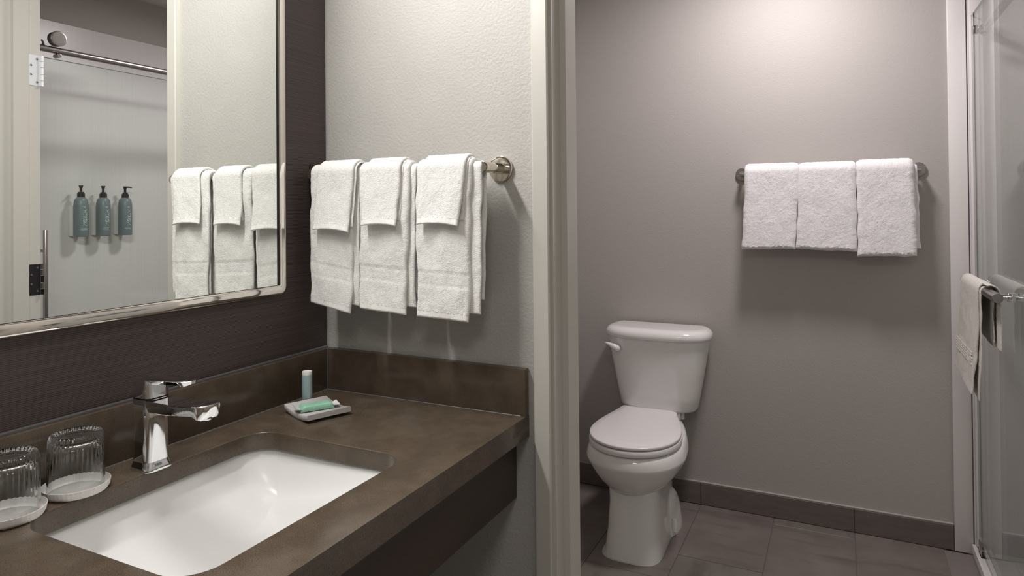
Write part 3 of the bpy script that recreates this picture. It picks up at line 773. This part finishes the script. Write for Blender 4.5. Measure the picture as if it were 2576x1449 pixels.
tr = thing('shower_threshold', 'low white shower threshold with sliding track along the tile floor', 'threshold', (1.632, .9, 0))
obj('sill', B(1.606, 1.662, TW+.014, YB-.0135, .0, .030, bev=.003), m_track, tr)
obj('track_lip', B(1.606, 1.619, TW+.014, YB-.0135, .0285, .040, bev=.003), m_track, tr)
obj('track_lip', B(1.641, 1.662, TW+.014, YB-.0135, .0285, .040, bev=.003), m_track, tr)
jb = single('shower_jamb', B(1.620, 1.662, YB-.034, YB-.0135, .041, 2.215, bev=.002), m_track, 'narrow white wall jamb beside the glass shower door edge', 'jamb', (1.64, YB-.02, .041))
gu = thing('door_guide', 'small metal floor guide clamping the lower corner of the shower door', 'guide', (GX, 1.635, .031))
obj('plate', B(GX-.0095, GX-.0055, 1.60, 1.645, .0305, .078, bev=.001), m_steel, gu)
obj('plate', B(GX+.0055, GX+.0095, 1.60, 1.645, .0305, .078, bev=.001), m_steel, gu)
obj('foot', B(GX-.0095, GX+.0095, 1.60, 1.645, .0303, .036, bev=.001), m_darkm, gu)

# cream cloth over the handle
def wm_cloth(u, n, z): return Vector((hbx+n, u, hz+z))
cl = thing('folded_towel', 'cream cotton towel with a raised dotted band folded over the shower door handle', 'towel', (hbx, 1.37, hz-.30))
obj('outer_fold', drape(1.205, 1.53, wm_cloth, .0200, .315, .165, .006, 41, s0=.0, res=.005, nu=50, wob=.004, skewl=.0, skewr=.06, tilt=.02, gap=.020, flat=1.25, band=[(.07, .075, .8), (.075, .12, 1.15), (.12, .125, .8)]), m_wash, cl, angle=85)
obj('inner_fold', drape(1.185, 1.47, wm_cloth, .0162, .335, .150, .003, 43, res=.006, nu=40, wob=.003, gap=.006, tilt=.01), m_wash, cl, angle=85)
obj('rear_fold', drape(1.135, 1.36, wm_cloth, .0255, .004, .172, .004, 45, res=.006, nu=30, wob=.002, s0=.035), m_wash, cl, angle=85)
bm = bmesh.new()
for a in range(15):
    for b in range(5):
        yy, zz = 1.235+a*.021+(.0105 if b % 2 else 0), hz-.315+.078+b*.0095
        bmesh.ops.create_icosphere(bm, subdivisions=1, radius=.0042, matrix=Matrix.Translation((hbx-.0200-.020*.62-.0035, yy, zz)))
o_ = obj('raised_dots', bm, m_wash, cl); o_['kind'] = 'stuff'

# soap bottles on wall brackets
bt_labels = ['teal pump bottle nearest the door frame hinges in the mirror', 'middle teal pump bottle of the three in the mirror', 'teal pump bottle nearest the towels in the mirror']
bk_labels = ['pale wall bracket holding the pump bottle nearest the hinges', 'pale wall bracket holding the middle pump bottle', 'pale wall bracket holding the pump bottle nearest the towels']
for (by, ang, lb, lk) in zip((.647, .755, .868), (0, 0, 1), bt_labels, bk_labels):
    bx, bz = 2.130, 1.193
    br = thing('bottle_bracket', lk, 'bracket', (2.18, by, bz), 'bottle brackets on the shower wall')
    obj('holder', B(bx+.0315, 2.1895, by-.027, by+.027, bz+.004, bz+.150, bev=.003), m_white, br)
    b_ = thing('pump_bottle', lb, 'bottle', (bx, by, bz), 'pump bottles on the shower wall')
    prof = [(.026, 0), (.0305, .001), (.0315, .004), (.0315, .150), (.0308, .160), (.0288, .172), (.0250, .182), (.0200, .188), (.0150, .190)]
    obj('body', lathe(bmesh.new(), bx, by, [(r, bz+z) for r, z in prof], 40), m_teal, b_, angle=60)
    pm = obj('pump', lathe(bmesh.new(), bx, by, [(.0165, bz+.1895), (.0165, bz+.208), (.0160, bz+.2085), (.0125, bz+.2088), (.0125, bz+.2150), (.006, bz+.2155), (.0055, bz+.230), (.0095, bz+.244), (.0095, bz+.2465), (.001, bz+.2468)], 24), m_black, b_, angle=40)
    nz = Vector((-.86, -.5, 0)) if not ang else Vector((-.45, .8, 0)); nz.normalize()
    bm = tube(bmesh.new(), [Vector((bx, by, bz+.2435)), Vector((bx, by, bz+.2435))+nz*.018, Vector((bx, by, bz+.2405))+nz*.030], [.0042, .0036, .0028], 10)
    obj('nozzle', bm, m_black, pm)
    A = math.atan2(-1.33-by, -(2.130-.036)-1.18 )       # facing the mirror image of the viewer
    A = PI+.02
    wd = text_mesh('NØRTH', .0255)
    for v in wd.verts: v.co.x *= .90
    obj('lettering', wrap(wd, bx, by, .0316, A, bz+.090, 'up'), m_print, b_, smooth=False)
    obj('lettering', wrap(text_mesh('39°', .0120), bx, by, .0316, A+.10, bz+.141, 'flat'), m_print, b_, smooth=False)
    obj('fine_print', wrap(bars([(-.012, .014, -.0010, .0010), (-.012, .018, -.0068, -.0048), (-.012, .012, -.0102, -.0094)]), bx, by, .0316, A+.08, bz+.040, 'flat'), m_print, b_, smooth=False)
